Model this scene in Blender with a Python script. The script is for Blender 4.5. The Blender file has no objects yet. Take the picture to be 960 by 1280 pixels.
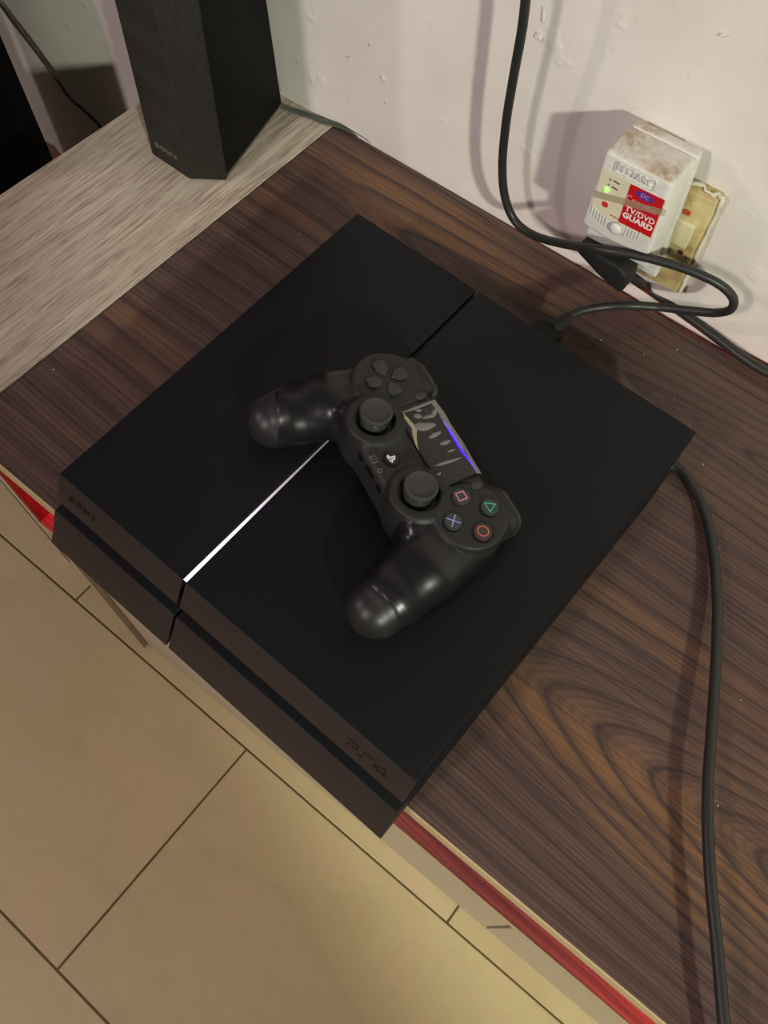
import bpy, bmesh, math, random
import numpy as np
from mathutils import Vector, Matrix
random.seed(7)
S = bpy.context.scene
C = S.collection
H = 0.53            # height of the console's top above the floor (metres)

# ------------------------------------------------------------------ camera
R = ((0.7634524170914748, 0.6458566832441145, 0.0030905575704583688),
     (0.583236373614388, -0.6873590281926114, -0.43286591325172297),
     (-0.27744502037398877, 0.33227505333837726, -0.9014530212932101))
cd = bpy.data.cameras.new('camera'); cam = bpy.data.objects.new('camera', cd); C.objects.link(cam)
cd.sensor_fit = 'VERTICAL'; cd.sensor_height = 36.0; cd.lens = 1090.0/1280.0*36.0
cd.clip_start = 0.02; cd.clip_end = 50
cam.matrix_world = Matrix(((R[0][0], -R[1][0], -R[2][0], 0.30544),
                           (R[0][1], -R[1][1], -R[2][1], -0.06338),
                           (R[0][2], -R[1][2], -R[2][2], 0.45937+H), (0, 0, 0, 1)))
S.camera = cam

# ------------------------------------------------------------------ world, lamps, exposure
W = bpy.data.worlds.new('room_light'); S.world = W; W.use_nodes = True
W.node_tree.nodes['Background'].inputs[0].default_value = (0.92, 0.90, 0.86, 1)
W.node_tree.nodes['Background'].inputs[1].default_value = 0.07
S.view_settings.view_transform = 'Standard'; S.view_settings.look = 'None'
S.view_settings.exposure = 0.1; S.view_settings.gamma = 1.0; S.view_settings.use_curve_mapping = False

def lamp(name, kind, az, el, dist, power, col, size, target=(0.18, 0.3, H), cone=None, blend=0.3, aim=None):
    """az: degrees to the right (+) of straight out from the wall, el: degrees above level."""
    a, e = math.radians(az), math.radians(el)
    d = Vector((math.sin(a)*math.cos(e), -math.cos(a)*math.cos(e), math.sin(e)))
    l = bpy.data.lights.new(name, kind); l.energy = power; l.color = col
    if kind == 'AREA': l.shape = 'DISK'; l.size = size
    else: l.shadow_soft_size = size
    if cone: l.spot_size = math.radians(cone); l.spot_blend = blend
    o = bpy.data.objects.new(name, l); C.objects.link(o)
    o.location = Vector(target)+d*dist
    ad = (o.location-Vector(aim)).normalized() if aim else d
    o.rotation_euler = ad.to_track_quat('Z', 'Y').to_euler()
    return o
lamp('ceiling_lamp', 'SPOT', 56, 27, 2.6, 165, (0.97, 1.0, 0.83), 0.06, cone=50.6, blend=0.07, aim=(0.656, 1.0, H-0.15))  # cone edge set to stand in for an unseen person's shadow at the left
lamp('room_lamp', 'AREA', -8, 36, 2.4, 16, (1.0, 0.82, 0.82), 0.22)
lamp('side_lamp', 'AREA', -48, 30, 2.4, 6.5, (1.0, 0.83, 0.83), 0.10)

# ------------------------------------------------------------------ helpers
def tag(o, label=None, cat=None, group=None, kind=None):
    if label: o['label'] = label
    if cat: o['category'] = cat
    if group: o['group'] = group
    if kind: o['kind'] = kind
    return o
def empty(name, loc, label=None, cat=None, rz=0.0, group=None):
    o = bpy.data.objects.new(name, None); C.objects.link(o)
    o.location = loc; o.rotation_euler = (0, 0, rz); o.empty_display_size = 0.02
    return tag(o, label, cat, group)
def wmat(p):
    m = Matrix.Identity(4)
    while p is not None:
        m = Matrix.LocRotScale(p.location, p.rotation_euler, p.scale) @ m; p = p.parent
    return m
def link(name, me, mat, parent=None, smooth=False, world=True):
    """world=True: mesh vertices are in world space and get moved to the parent's frame."""
    if parent is not None and world: me.transform(wmat(parent).inverted())
    if smooth:
        for p in me.polygons: p.use_smooth = True
    o = bpy.data.objects.new(name, me); C.objects.link(o)
    if parent is not None: o.parent = parent
    if mat: me.materials.append(mat)
    return o
def fin(name, bm, mat, parent=None, smooth=False, world=True, auto=None):
    bmesh.ops.recalc_face_normals(bm, faces=bm.faces[:])
    me = bpy.data.meshes.new(name); bm.to_mesh(me); bm.free()
    o = link(name, me, mat, parent, smooth, world)
    if auto is not None: sharp(me, auto)
    return o
def sharp(me, deg):
    for p in me.polygons: p.use_smooth = True
    bm = bmesh.new(); bm.from_mesh(me)
    for e in bm.edges:
        if len(e.link_faces) == 2 and e.calc_face_angle(0) > math.radians(deg): e.smooth = False
    bm.to_mesh(me); bm.free()
def prism(bm, pts, z0, z1, axis=2):
    """pts: outline (2D) extruded along an axis; z0/z1 may be functions of the point."""
    f0 = z0 if callable(z0) else (lambda p: z0); f1 = z1 if callable(z1) else (lambda p: z1)
    def mk(p, v):
        return {2: (p[0], p[1], v), 1: (p[0], v, p[1]), 0: (v, p[0], p[1])}[axis]
    a = [bm.verts.new(mk(p, f0(p))) for p in pts]; b = [bm.verts.new(mk(p, f1(p))) for p in pts]
    n = len(pts); fs = [bm.faces.new(a[::-1]), bm.faces.new(b)]
    for i in range(n): fs.append(bm.faces.new((a[i], a[(i+1) % n], b[(i+1) % n], b[i])))
    return a+b
def hexa(bm, lo, hi):
    """lo / hi: four corner points each (same order)."""
    a = [bm.verts.new(p) for p in lo]; b = [bm.verts.new(p) for p in hi]
    bm.faces.new(a[::-1]); bm.faces.new(b)
    for i in range(4): bm.faces.new((a[i], a[(i+1) % 4], b[(i+1) % 4], b[i]))
    return a+b
def box(bm, x0, x1, y0, y1, z0, z1):
    return hexa(bm, [(x0, y0, z0), (x1, y0, z0), (x1, y1, z0), (x0, y1, z0)], [(x0, y0, z1), (x1, y0, z1), (x1, y1, z1), (x0, y1, z1)])
def bevel(bm, w, seg=2, ang=30):
    bmesh.ops.recalc_face_normals(bm, faces=bm.faces[:])
    es = [e for e in bm.edges if len(e.link_faces) == 2 and e.calc_face_angle(0) > math.radians(ang)]
    if es: bmesh.ops.bevel(bm, geom=es, offset=w, segments=seg, profile=0.5, affect='EDGES', clamp_overlap=True)
def bbox(name, x0, x1, y0, y1, z0, z1, mat, parent=None, bw=0.0006, seg=2, world=True):
    bm = bmesh.new(); box(bm, x0, x1, y0, y1, z0, z1)
    if bw: bevel(bm, bw, seg)
    return fin(name, bm, mat, parent, world=world, auto=35)
def catmull(pts, n=10):
    P = [Vector(p) for p in pts]; P = [P[0]*2-P[1]]+P+[P[-1]*2-P[-2]]; out = []
    for i in range(1, len(P)-2):
        for k in range(n):
            t = k/n; a, b, c, d = P[i-1:i+3]
            out.append(0.5*((2*b)+(-a+c)*t+(2*a-5*b+4*c-d)*t*t+(-a+3*b-3*c+d)*t**3))
    out.append(P[-2]); return out
def tube(bm, pts, r, seg=12, flat=1.0):
    """r: radius or list of radii. flat squashes the second axis."""
    rs = r if isinstance(r, (list, tuple)) else [r]*len(pts)
    t0 = (pts[1]-pts[0]).normalized(); u = t0.orthogonal().normalized(); rings = []
    for i, p in enumerate(pts):
        t = (pts[min(i+1, len(pts)-1)]-pts[max(i-1, 0)]).normalized()
        u = (u-t*u.dot(t)).normalized(); v = t.cross(u)
        rings.append([bm.verts.new(p+(u*math.cos(2*math.pi*k/seg)+v*flat*math.sin(2*math.pi*k/seg))*rs[i]) for k in range(seg)])
    for a, b in zip(rings, rings[1:]):
        for k in range(seg): bm.faces.new((a[k], a[(k+1) % seg], b[(k+1) % seg], b[k]))
    bm.faces.new(rings[0][::-1]); bm.faces.new(rings[-1])
def lathe(bm, prof, cx, cy, seg=32):
    """prof: (radius, z) pairs around the vertical through cx, cy."""
    rings = []
    for r, z in prof:
        if r < 1e-7: rings.append([bm.verts.new((cx, cy, z))])
        else: rings.append([bm.verts.new((cx+r*math.cos(2*math.pi*k/seg), cy+r*math.sin(2*math.pi*k/seg), z)) for k in range(seg)])
    for a, b in zip(rings, rings[1:]):
        for k in range(seg):
            k2 = (k+1) % seg
            if len(a) == 1 and len(b) > 1: bm.faces.new((a[0], b[k2], b[k]))
            elif len(b) == 1 and len(a) > 1: bm.faces.new((a[k], a[k2], b[0]))
            elif len(a) > 1: bm.faces.new((a[k], a[k2], b[k2], b[k]))
def stroke(bm, pts, w, h, closed=False, M=None, z=0.0):
    """flat ribbon of width w and thickness h through 2D points, mitred."""
    P = [Vector((p[0], p[1])) for p in pts]; n = len(P); L = []; Rr = []
    for i in range(n):
        a = P[(i-1) % n] if (closed or i > 0) else None; b = P[(i+1) % n] if (closed or i < n-1) else None
        d1 = (P[i]-a).normalized() if a is not None else None; d2 = (b-P[i]).normalized() if b is not None else None
        if d1 is None: d1 = d2
        if d2 is None: d2 = d1
        n1 = Vector((-d1.y, d1.x)); n2 = Vector((-d2.y, d2.x)); m = (n1+n2).normalized()
        k = w/2/max(0.35, m.dot(n1)); L.append(P[i]+m*k); Rr.append(P[i]-m*k)
    M = M or Matrix.Identity(4)
    f = lambda p, zz: bm.verts.new(M @ Vector((p.x, p.y, zz)))
    lt = [f(p, z+h) for p in L]; rt = [f(p, z+h) for p in Rr]; lb = [f(p, z) for p in L]; rb = [f(p, z) for p in Rr]
    rng = range(n) if closed else range(n-1)
    for i in rng:
        j = (i+1) % n
        bm.faces.new((lt[i], rt[i], rt[j], lt[j])); bm.faces.new((lb[i], lb[j], rb[j], rb[i]))
        bm.faces.new((lt[i], lt[j], lb[j], lb[i])); bm.faces.new((rt[i], rb[i], rb[j], rt[j]))
    if not closed:
        bm.faces.new((lt[0], lb[0], rb[0], rt[0])); bm.faces.new((lt[-1], rt[-1], rb[-1], lb[-1]))
def text(name, s, size, M, mat, parent, depth=0.0002, bold=0.0, sx=1.0, space=1.0):
    cu = bpy.data.curves.new('lettering', 'FONT'); cu.body = s; cu.size = size; cu.extrude = depth; cu.offset = bold
    cu.align_x = 'CENTER'; cu.align_y = 'CENTER'; cu.resolution_u = 3; cu.space_character = space
    t = bpy.data.objects.new('lettering', cu); C.objects.link(t)
    bpy.context.view_layer.update()
    me = bpy.data.meshes.new_from_object(t.evaluated_get(bpy.context.evaluated_depsgraph_get()))
    bpy.data.objects.remove(t); bpy.data.curves.remove(cu)
    me.materials.clear(); me.transform(M @ Matrix.Diagonal((sx, 1, 1, 1)))
    return link(name, me, mat, parent)
def frame(o, x, y):
    """matrix whose local x and y run along the given world directions, at origin o."""
    x = Vector(x).normalized(); y = Vector(y); y = (y-x*y.dot(x)).normalized(); z = x.cross(y)
    return Matrix(((x.x, y.x, z.x, o[0]), (x.y, y.y, z.y, o[1]), (x.z, y.z, z.z, o[2]), (0, 0, 0, 1)))

# ------------------------------------------------------------------ materials
def srgb(r, g, b):
    f = lambda c: c/12.92 if c <= 0.04045 else ((c+0.055)/1.055)**2.4
    return (f(r/255), f(g/255), f(b/255), 1)
class NT:
    def __init__(s, name):
        s.m = bpy.data.materials.new(name); s.m.use_nodes = True; s.t = s.m.node_tree; s.b = s.t.nodes['Principled BSDF']
    def n(s, typ, **kw):
        nd = s.t.nodes.new(typ)
        for k, v in kw.items():
            if k.startswith('i_'):
                key = k[2:]; key = int(key) if key.isdigit() else key.replace('_', ' '); nd.inputs[key].default_value = v
            else: setattr(nd, k, v)
        return nd
    def l(s, a, b): s.t.links.new(a, b)
    def math(s, op, a, b=None, clamp=False):
        nd = s.t.nodes.new('ShaderNodeMath'); nd.operation = op; nd.use_clamp = clamp
        for i, v in enumerate((a, b)):
            if v is None: continue
            if isinstance(v, (int, float)): nd.inputs[i].default_value = v
            else: s.l(v, nd.inputs[i])
        return nd.outputs[0]
    def coord(s, loc=(0, 0, 0), scale=(1, 1, 1), rot=(0, 0, 0)):
        tc = s.n('ShaderNodeTexCoord'); mp = s.n('ShaderNodeMapping')
        mp.inputs['Location'].default_value = loc; mp.inputs['Scale'].default_value = scale; mp.inputs['Rotation'].default_value = rot
        s.l(tc.outputs['Object'], mp.inputs['Vector']); return mp.outputs[0]
    def noise(s, vec, scale, detail=3, rough=0.5, dist=0.0):
        nd = s.n('ShaderNodeTexNoise'); nd.inputs['Scale'].default_value = scale; nd.inputs['Detail'].default_value = detail
        nd.inputs['Roughness'].default_value = rough; nd.inputs['Distortion'].default_value = dist; s.l(vec, nd.inputs['Vector']); return nd.outputs['Fac']
    def ramp(s, fac, stops):
        nd = s.n('ShaderNodeValToRGB'); e = nd.color_ramp.elements
        while len(e) > len(stops): e.remove(e[-1])
        while len(e) < len(stops): e.new(0.5)
        for k, (p, c) in enumerate(stops):
            e[k].position = p; e[k].color = c if len(c) == 4 else (*c, 1)
        s.l(fac, nd.inputs[0]); return nd.outputs[0]
    def mix(s, fac, a, b, mode='MIX'):
        nd = s.n('ShaderNodeMix'); nd.data_type = 'RGBA'; nd.blend_type = mode
        for i, v in ((0, fac), (6, a), (7, b)):
            if isinstance(v, (int, float)): nd.inputs[i].default_value = v
            elif isinstance(v, tuple): nd.inputs[i].default_value = v
            else: s.l(v, nd.inputs[i])
        return nd.outputs[2]
    def bump(s, h, strength=0.3, dist=0.001):
        nd = s.n('ShaderNodeBump'); nd.inputs['Strength'].default_value = strength; nd.inputs['Distance'].default_value = dist
        s.l(h, nd.inputs['Height']); s.l(nd.outputs[0], s.b.inputs['Normal'])
def plain(name, col, rough=0.5, spec=0.5, noise=0.0, nscale=40, bump=0.0, bscale=300, metal=0.0, emit=None, power=0.0, alpha=None, coat=0.0):
    t = NT(name); b = t.b
    b.inputs['Roughness'].default_value = rough; b.inputs['Specular IOR Level'].default_value = spec; b.inputs['Metallic'].default_value = metal
    b.inputs['Coat Weight'].default_value = coat
    v = t.coord()
    f = t.noise(v, nscale, 4)
    k = noise
    t.l(t.mix(f, tuple(c*(1-k) for c in col[:3])+(1,), tuple(min(1, c*(1+k)) for c in col[:3])+(1,)), b.inputs['Base Color'])
    if bump: t.bump(t.noise(v, bscale, 3), bump, 0.0005)
    if emit: b.inputs['Emission Color'].default_value = emit; b.inputs['Emission Strength'].default_value = power
    if alpha is not None: b.inputs['Alpha'].default_value = alpha
    return t.m

M = {}
# dark laminate of the stand, with long straight grain and an arch of growth rings
def dark_wood():
    t = NT('dark_wood_laminate'); v = t.coord()
    warp = t.noise(t.coord(scale=(3.2, 9, 9)), 1.6, 2, 0.5)
    sx = t.n('ShaderNodeSeparateXYZ'); t.l(v, sx.inputs[0]); x, y = sx.outputs[0], sx.outputs[1]
    def arch(y0, x0, s, k, lim):
        a = t.math('SUBTRACT', y, y0); q = t.math('SQRT', t.math('ADD', t.math('MULTIPLY', a, a), s*s))
        dx = t.math('SUBTRACT', x, x0)
        dx = t.math('MAXIMUM', dx, -0.04)
        fall = t.math('POWER', 2.718, t.math('MULTIPLY', t.math('MULTIPLY', a, a), -1.0/(lim*lim)))
        return t.math('SUBTRACT', q, t.math('MULTIPLY', t.math('MULTIPLY', dx, fall), k))
    h = t.math('MINIMUM', arch(0.100, 0.262, 0.011, 0.42, 0.050), t.math('ADD', arch(0.318, -0.02, 0.008, 0.16, 0.03), 0.012))
    h = t.math('ADD', h, t.math('MULTIPLY', t.math('SUBTRACT', warp, 0.5), 0.014))
    fw = t.noise(t.coord(scale=(9, 90, 40)), 1.0, 3, 0.6)
    h2 = t.math('ADD', h, t.math('MULTIPLY', fw, 0.0035))
    ring = t.math('FRACT', t.math('MULTIPLY', h2, 290.0))
    line = t.ramp(ring, [(0.0, (0, 0, 0)), (0.30, (0.55,)*3), (0.72, (1, 1, 1)), (0.90, (0.55,)*3), (1.0, (0, 0, 0))])
    wide = t.math('FRACT', t.math('MULTIPLY', h, 62.0))
    wline = t.ramp(wide, [(0.0, (0.0,)*3), (0.10, (0.7,)*3), (0.22, (1, 1, 1)), (0.6, (1, 1, 1)), (0.90, (0.55,)*3), (1.0, (0.0,)*3)])
    fine = t.noise(t.coord(scale=(9, 620, 200)), 1.0, 4, 0.7)
    pore = t.noise(t.coord(scale=(30, 900, 200)), 1.0, 2, 0.5)
    tone = t.noise(t.coord(loc=(3.1, 1.7, 0), scale=(3.0, 17, 9)), 1.0, 2, 0.5)
    # ochre heartwood, greyer brown away from it
    ora = t.ramp(t.math('ADD', tone, t.math('MULTIPLY', h, -1.2)), [(0.44, (0, 0, 0)), (0.64, (1, 1, 1))])
    ora = t.math('MULTIPLY', ora, wline)
    base = t.mix(ora, (0.122, 0.074, 0.060, 1), (0.215, 0.105, 0.045, 1))
    red = t.noise(t.coord(loc=(9, 2, 0), scale=(4, 12, 9)), 1.3, 2)
    base = t.mix(t.ramp(red, [(0.45, (0, 0, 0)), (0.75, (0.5,)*3)]), base, (0.135, 0.060, 0.052, 1))
    dark = t.mix(0.5, (0.030, 0.018, 0.017, 1), (0.036, 0.022, 0.022, 1))
    c = t.mix(t.math('MULTIPLY', t.math('SUBTRACT', 1.0, line), t.math('SUBTRACT', 0.55, t.math('MULTIPLY', ora, 0.42))), base, dark)
    c = t.mix(t.math('MULTIPLY', t.math('SUBTRACT', 1.0, wline), 0.70), c, dark)
    c = t.mix(t.ramp(fine, [(0.36, (0.6,)*3), (0.56, (0, 0, 0))]), c, dark)
    c = t.mix(t.ramp(pore, [(0.62, (0, 0, 0)), (0.78, (0.30,)*3)]), c, (0.20, 0.14, 0.11, 1))
    t.l(c, t.b.inputs['Base Color']); t.b.inputs['Roughness'].default_value = 0.47; t.b.inputs['Specular IOR Level'].default_value = 0.38
    t.bump(t.math('ADD', fine, t.math('MULTIPLY', line, 0.4)), 0.22, 0.0006); return t.m
M['wood'] = dark_wood()
def pale_oak(rot=0.0, name='pale_oak_laminate'):
    t = NT(name)
    g = t.noise(t.coord(scale=(190, 11, 30), rot=(0, 0, rot)), 1.0, 5, 0.62, 0.3)
    f = t.noise(t.coord(scale=(900, 34, 30), rot=(0, 0, rot)), 1.0, 4, 0.6)
    k = t.noise(t.coord(scale=(16, 3, 3), rot=(0, 0, rot)), 1.0, 3, 0.6)
    c = t.ramp(g, [(0.25, srgb(166, 152, 136)), (0.5, srgb(186, 174, 158)), (0.72, srgb(204, 194, 178))])
    c = t.mix(t.ramp(f, [(0.38, (0.75,)*3), (0.50, (0, 0, 0))]), c, srgb(132, 114, 98))
    c = t.mix(t.ramp(k, [(0.45, (0, 0, 0)), (0.8, (0.45,)*3)]), c, srgb(150, 130, 116))
    t.l(c, t.b.inputs['Base Color']); t.b.inputs['Roughness'].default_value = 0.5; t.b.inputs['Specular IOR Level'].default_value = 0.35
    t.bump(t.math('ADD', g, f), 0.25, 0.0006); return t.m
M['oak'] = pale_oak()
M['fascia'] = plain('beige_grey_laminate', srgb(188, 176, 150), 0.55, 0.3, 0.05, 8)
M['band'] = plain('beige_edge_band', srgb(190, 170, 128), 0.45, 0.4, 0.05, 20)
def wall_mat():
    t = NT('painted_plaster'); v = t.coord()
    a = t.noise(v, 9, 5, 0.6); b = t.noise(v, 120, 4, 0.6); c = t.noise(v, 34, 3, 0.5)
    col = t.ramp(a, [(0.3, srgb(222, 215, 208)), (0.7, srgb(238, 233, 227))])
    col = t.mix(t.ramp(t.noise(v, 5.5, 6, 0.7), [(0.62, (0, 0, 0)), (0.78, (0.35,)*3)]), col, srgb(196, 180, 160))
    t.l(col, t.b.inputs['Base Color']); t.b.inputs['Roughness'].default_value = 0.62; t.b.inputs['Specular IOR Level'].default_value = 0.3
    t.bump(t.math('ADD', t.math('MULTIPLY', b, 0.5), t.math('ADD', c, t.ramp(c, [(0.64, (0, 0, 0)), (0.72, (1, 1, 1))]))), 0.38, 0.0012); return t.m
M['wall'] = wall_mat()
def tile_mat():
    t = NT('ceramic_tile'); v = t.coord()
    a = t.noise(t.coord(scale=(1.0, 2.2, 1), rot=(0, 0, 0.5)), 5.5, 6, 0.6, 0.6); b = t.noise(v, 60, 4, 0.6)
    col = t.ramp(a, [(0.3, srgb(192, 170, 130)), (0.5, srgb(198, 182, 138)), (0.7, srgb(206, 180, 144))])
    col = t.mix(t.ramp(b, [(0.25, (0.25,)*3), (0.5, (0, 0, 0))]), col, srgb(180, 160, 128))
    t.l(col, t.b.inputs['Base Color']); t.b.inputs['Roughness'].default_value = 0.36; t.b.inputs['Specular IOR Level'].default_value = 0.4
    t.bump(a, 0.06, 0.001); return t.m
M['tile'] = tile_mat()
M['grout'] = plain('dirty_grout', srgb(104, 92, 66), 0.9, 0.1, 0.35, 30)
M['con_top'] = plain('matte_black_cover', (0.0038, 0.0044, 0.0056, 1), 0.5, 0.22, 0.06, 300, 0.05, 1800)
M['con_front'] = plain('satin_black_front', (0.024, 0.018, 0.0165, 1), 0.5, 0.3, 0.04, 300, 0.04, 1800)
M['con_dark'] = plain('black_recess_plastic', (0.004, 0.004, 0.005, 1), 0.4, 0.4)
M['ink'] = plain('black_lettering', (0.0015, 0.0012, 0.0012, 1), 0.35, 0.3)
M['pad_matte'] = plain('matte_pad_plastic', (0.0165, 0.0165, 0.0155, 1), 0.5, 0.34, 0.12, 500, 0.06, 2500)
M['pad_gloss'] = plain('worn_glossy_grip', (0.0075, 0.0072, 0.0085, 1), 0.31, 0.42, 0.2, 60)
M['pad_end'] = plain('satin_grip_end', (0.015, 0.0135, 0.0142, 1), 0.40, 0.40, 0.1, 400, 0.05, 2500)
M['rubber'] = plain('grey_black_rubber', (0.040, 0.040, 0.037, 1), 0.72, 0.3, 0.08, 500, 0.06, 2500)
M['key'] = plain('button_plastic', (0.026, 0.027, 0.025, 1), 0.36, 0.42)
M['cable'] = plain('black_cable_pvc', (0.022, 0.022, 0.020, 1), 0.42, 0.45, 0.05, 60)
M['plug'] = plain('black_plug_rubber', (0.016, 0.016, 0.016, 1), 0.6, 0.3, 0.1, 200)
M['wire'] = plain('thin_brown_wire', (0.045, 0.032, 0.028, 1), 0.6, 0.3)
M['gwire'] = plain('grey_wire', (0.085, 0.090, 0.078, 1), 0.5, 0.3)
M['white'] = plain('white_symbol', (0.75, 0.75, 0.75, 1), 0.5)
M['led_white'] = None
def grille():
    t = NT('speaker_grille_cloth'); v = t.coord()
    vo = t.n('ShaderNodeTexVoronoi'); vo.inputs['Scale'].default_value = 620; vo.inputs['Randomness'].default_value = 0.25; t.l(v, vo.inputs['Vector'])
    d = vo.outputs['Distance']
    c = t.mix(t.ramp(d, [(0.1, (1, 1, 1)), (0.5, (0, 0, 0))]), (0.026, 0.025, 0.020, 1), (0.006, 0.006, 0.005, 1))
    t.l(c, t.b.inputs['Base Color']); t.b.inputs['Roughness'].default_value = 0.75; t.b.inputs['Specular IOR Level'].default_value = 0.25
    t.bump(d, 0.4, 0.0006); return t.m
M['grille'] = grille()
M['spk'] = plain('black_vinyl_cabinet', (0.0042, 0.0042, 0.0046, 1), 0.6, 0.12, 0.2, 200, 0.12, 900)
M['spk_base'] = plain('dark_grey_base', (0.085, 0.078, 0.065, 1), 0.6, 0.3)
M['silver'] = plain('grey_badge', (0.13, 0.125, 0.11, 1), 0.5, 0.4)

# ------------------------------------------------------------------ setting: floor, wall
FR = 0.0237; FO = Vector((0.0, -0.0226, 0.0)); LX, LY = 0.5575, 0.2800
floor = bpy.data.objects.new('floor', None); C.objects.link(floor); floor['kind'] = 'structure'
floor.location = (FO.x, FO.y, 0); floor.rotation_euler = (0, 0, FR)
bbox('grout', -1.9, 1.9, -1.7, 0.405, -0.03, -0.0012, M['grout'], floor, 0, world=False)
tm = bpy.data.meshes.new('tile'); b = bmesh.new(); g = 0.0011
box(b, g, LX-g, g, LY-g, -0.012, 0.0); bevel(b, 0.0009, 2); b.to_mesh(tm); b.free(); tm.materials.append(M['tile'])
for r in range(-6, 2):
    off = 0.0735 if r % 2 else 0.0735-LX/2
    for k in range(-3, 4):
        if off+k*LX > 1.9-LX or off+k*LX < -1.9: continue
        if r == 1: continue
        o = bpy.data.objects.new('tile', tm); C.objects.link(o); o.parent = floor
        x0 = off+k*LX
        o.location = (x0, r*LY, random.uniform(-0.0002, 0.0002)); o.rotation_euler = (0, 0, random.uniform(-.0008, .0008))
# shorter cut tiles of the last row, against the wall
tm2 = bpy.data.meshes.new('tile'); b = bmesh.new(); box(b, g, LX-g, g, 0.112, -0.012, 0.0); bevel(b, 0.0009, 2); b.to_mesh(tm2); b.free(); tm2.materials.append(M['tile'])
for k in range(-3, 3):
    o = bpy.data.objects.new('tile', tm2); C.objects.link(o); o.parent = floor; o.location = (0.0735+k*LX, LY, 0)

WA = math.atan(0.05)
wall = empty('wall_back', (0, 0.377, 0), rz=WA); wall['kind'] = 'structure'
bm = bmesh.new(); box(bm, -1.9, 1.9, 0, 0.12, -0.03, 1.9)
fin('plaster', bm, M['wall'], wall, world=False)
def wallpt(x, z, d=0.0):      # world point d metres in front of the wall
    return Vector((x, 0.377+0.05*x-d, z+H))
# loose flakes of paint on the wall
M['flake'] = plain('lifted_paint', srgb(226, 222, 214), 0.6, 0.3)
bm = bmesh.new()
for (x, z, w, h, a) in ((-0.0928, 0.0176, .009, .0035, .5), (-0.0627, 0.0142, .004, .006, .2), (-0.0603, -0.0054, .003, .004, 0),
                        (0.0582, 0.1155, .004, .011, .1), (0.0575, 0.1014, .006, .006, .6), (0.166, 0.150, .006, .002, .4), (-0.024, 0.074, .003, .001, 0), (0.272, -0.006, .003, .004, 0), (-0.075, 0.036, .003, .003, .3)):
    n = 9; c0 = bm.verts.new(wallpt(x, z, 0.0016)); ring = []
    for k in range(n):
        t = 2*math.pi*k/n; rr = random.uniform(.7, 1.15)
        dx, dz = math.cos(t)*w*.5*rr, math.sin(t)*h*.5*rr
        ring.append(bm.verts.new(wallpt(x+dx*math.cos(a)-dz*math.sin(a), z+dx*math.sin(a)+dz*math.cos(a), random.uniform(.0000, .0018))))
    for k in range(n): bm.faces.new((c0, ring[k], ring[(k+1) % n]))
o = fin('paint_flakes', bm, M['flake'], wall, smooth=True); o['kind'] = 'stuff'
# brown damp stain low on the wall
M['stain'] = plain('brown_stain', srgb(150, 118, 90), 0.8, 0.2, 0.4, 90)
bm = bmesh.new(); ring = []
for k in range(18):
    t = 2*math.pi*k/18; rr = random.uniform(.6, 1.2); ring.append(bm.verts.new(wallpt(-0.592+math.cos(t)*.022*rr, -0.343+math.sin(t)*.016*rr, 0.0006)))
bm.faces.new(ring); fin('stain', bm, M['stain'], wall)

# ------------------------------------------------------------------ tv stand
YF = lambda x: -0.0125+0.022*x           # front edge of the top
YB = lambda x: 0.3745+0.022*x            # back edge
XL, XR = -0.1145, 0.95
stand = empty('tv_stand', (0.0, 0.0, 0), 'low television stand with dark brown wood-grain top, beige edges and red-lit shelf, under the console', 'tv stand')
TT, TB = H-0.053, H-0.0735
bm = bmesh.new(); e = 0.0011
prism(bm, [(XL, YF(XL)+e), (XR, YF(XR)+e), (XR, YB(XR)), (XL+0.002, YB(XL))], TB, TT); bevel(bm, 0.0004, 1)
fin('tabletop', bm, M['wood'], stand, auto=30)
bm = bmesh.new(); prism(bm, [(XL, YF(XL)-0.0004), (XR, YF(XR)-0.0004), (XR, YF(XR)+e-.00005), (XL, YF(XL)+e-.00005)], TB, TT-0.0003); bevel(bm, 0.0004, 1)
tag(fin('edge_band', bm, M['band'], stand), 'beige edge strip')
SZ = H-0.181
def xb(name, x0, x1, fy0, fy1, z0, z1, mat, bw=0.0005):
    bm = bmesh.new(); prism(bm, [(x0, fy0(x0)), (x1, fy0(x1)), (x1, fy1(x1)), (x0, fy1(x0))], z0, z1)
    if bw: bevel(bm, bw, 1)
    return fin(name, bm, mat, stand)
bm = bmesh.new(); ya, yb_ = YF(-.107)+.0002, YB(-.107)-.004
prism(bm, [(-0.1045, 0), (-0.0995, 0), (-0.0995, TB), (-0.1140, TB)], ya, yb_, axis=1)
fin('side_panel', bm, M['fascia'], stand)
xb('side_lining', -0.0994, -0.0984, lambda x: YF(x)+.0012, lambda x: YB(x)-.010, SZ+.0002, TB-.0002, M['wood'], 0)
xb('side_panel', 0.935, 0.95, lambda x: YF(x)+.0002, lambda x: YB(x)-.004, 0.0, TB, M['fascia'])
xb('shelf', -0.0993, 0.935, lambda x: YF(x)+.0003, lambda x: YB(x)-.01, SZ-0.016, SZ, M['wood'])
tag(xb('shelf_edge', -0.0995, 0.935, lambda x: YF(x)-.0002, lambda x: YF(x)+.00025, SZ-0.016, SZ-.0010, M['band'], 0), 'pale edge strip of the shelf')
xb('back_panel', -0.0995, 0.935, lambda x: YB(x)-.0098, lambda x: YB(x)-.0045, 0.01, TB, M['fascia'], 0)
FY = lambda x: -0.0052+0.033*x
for (a, b_) in ((-0.0985, 0.3835), (0.3865, 0.934)):
    tag(xb('front_panel', a, b_, FY, lambda x: FY(x)+.016, 0.001, SZ-0.0165, M['fascia']), 'plain beige-grey front panel')
xb('divider', 0.378, 0.392, lambda x: FY(x)+.022, lambda x: YB(x)-.02, 0.0, SZ-0.0165, plain('dark_board', (0.03, 0.025, 0.02, 1), .7), 0)

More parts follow.
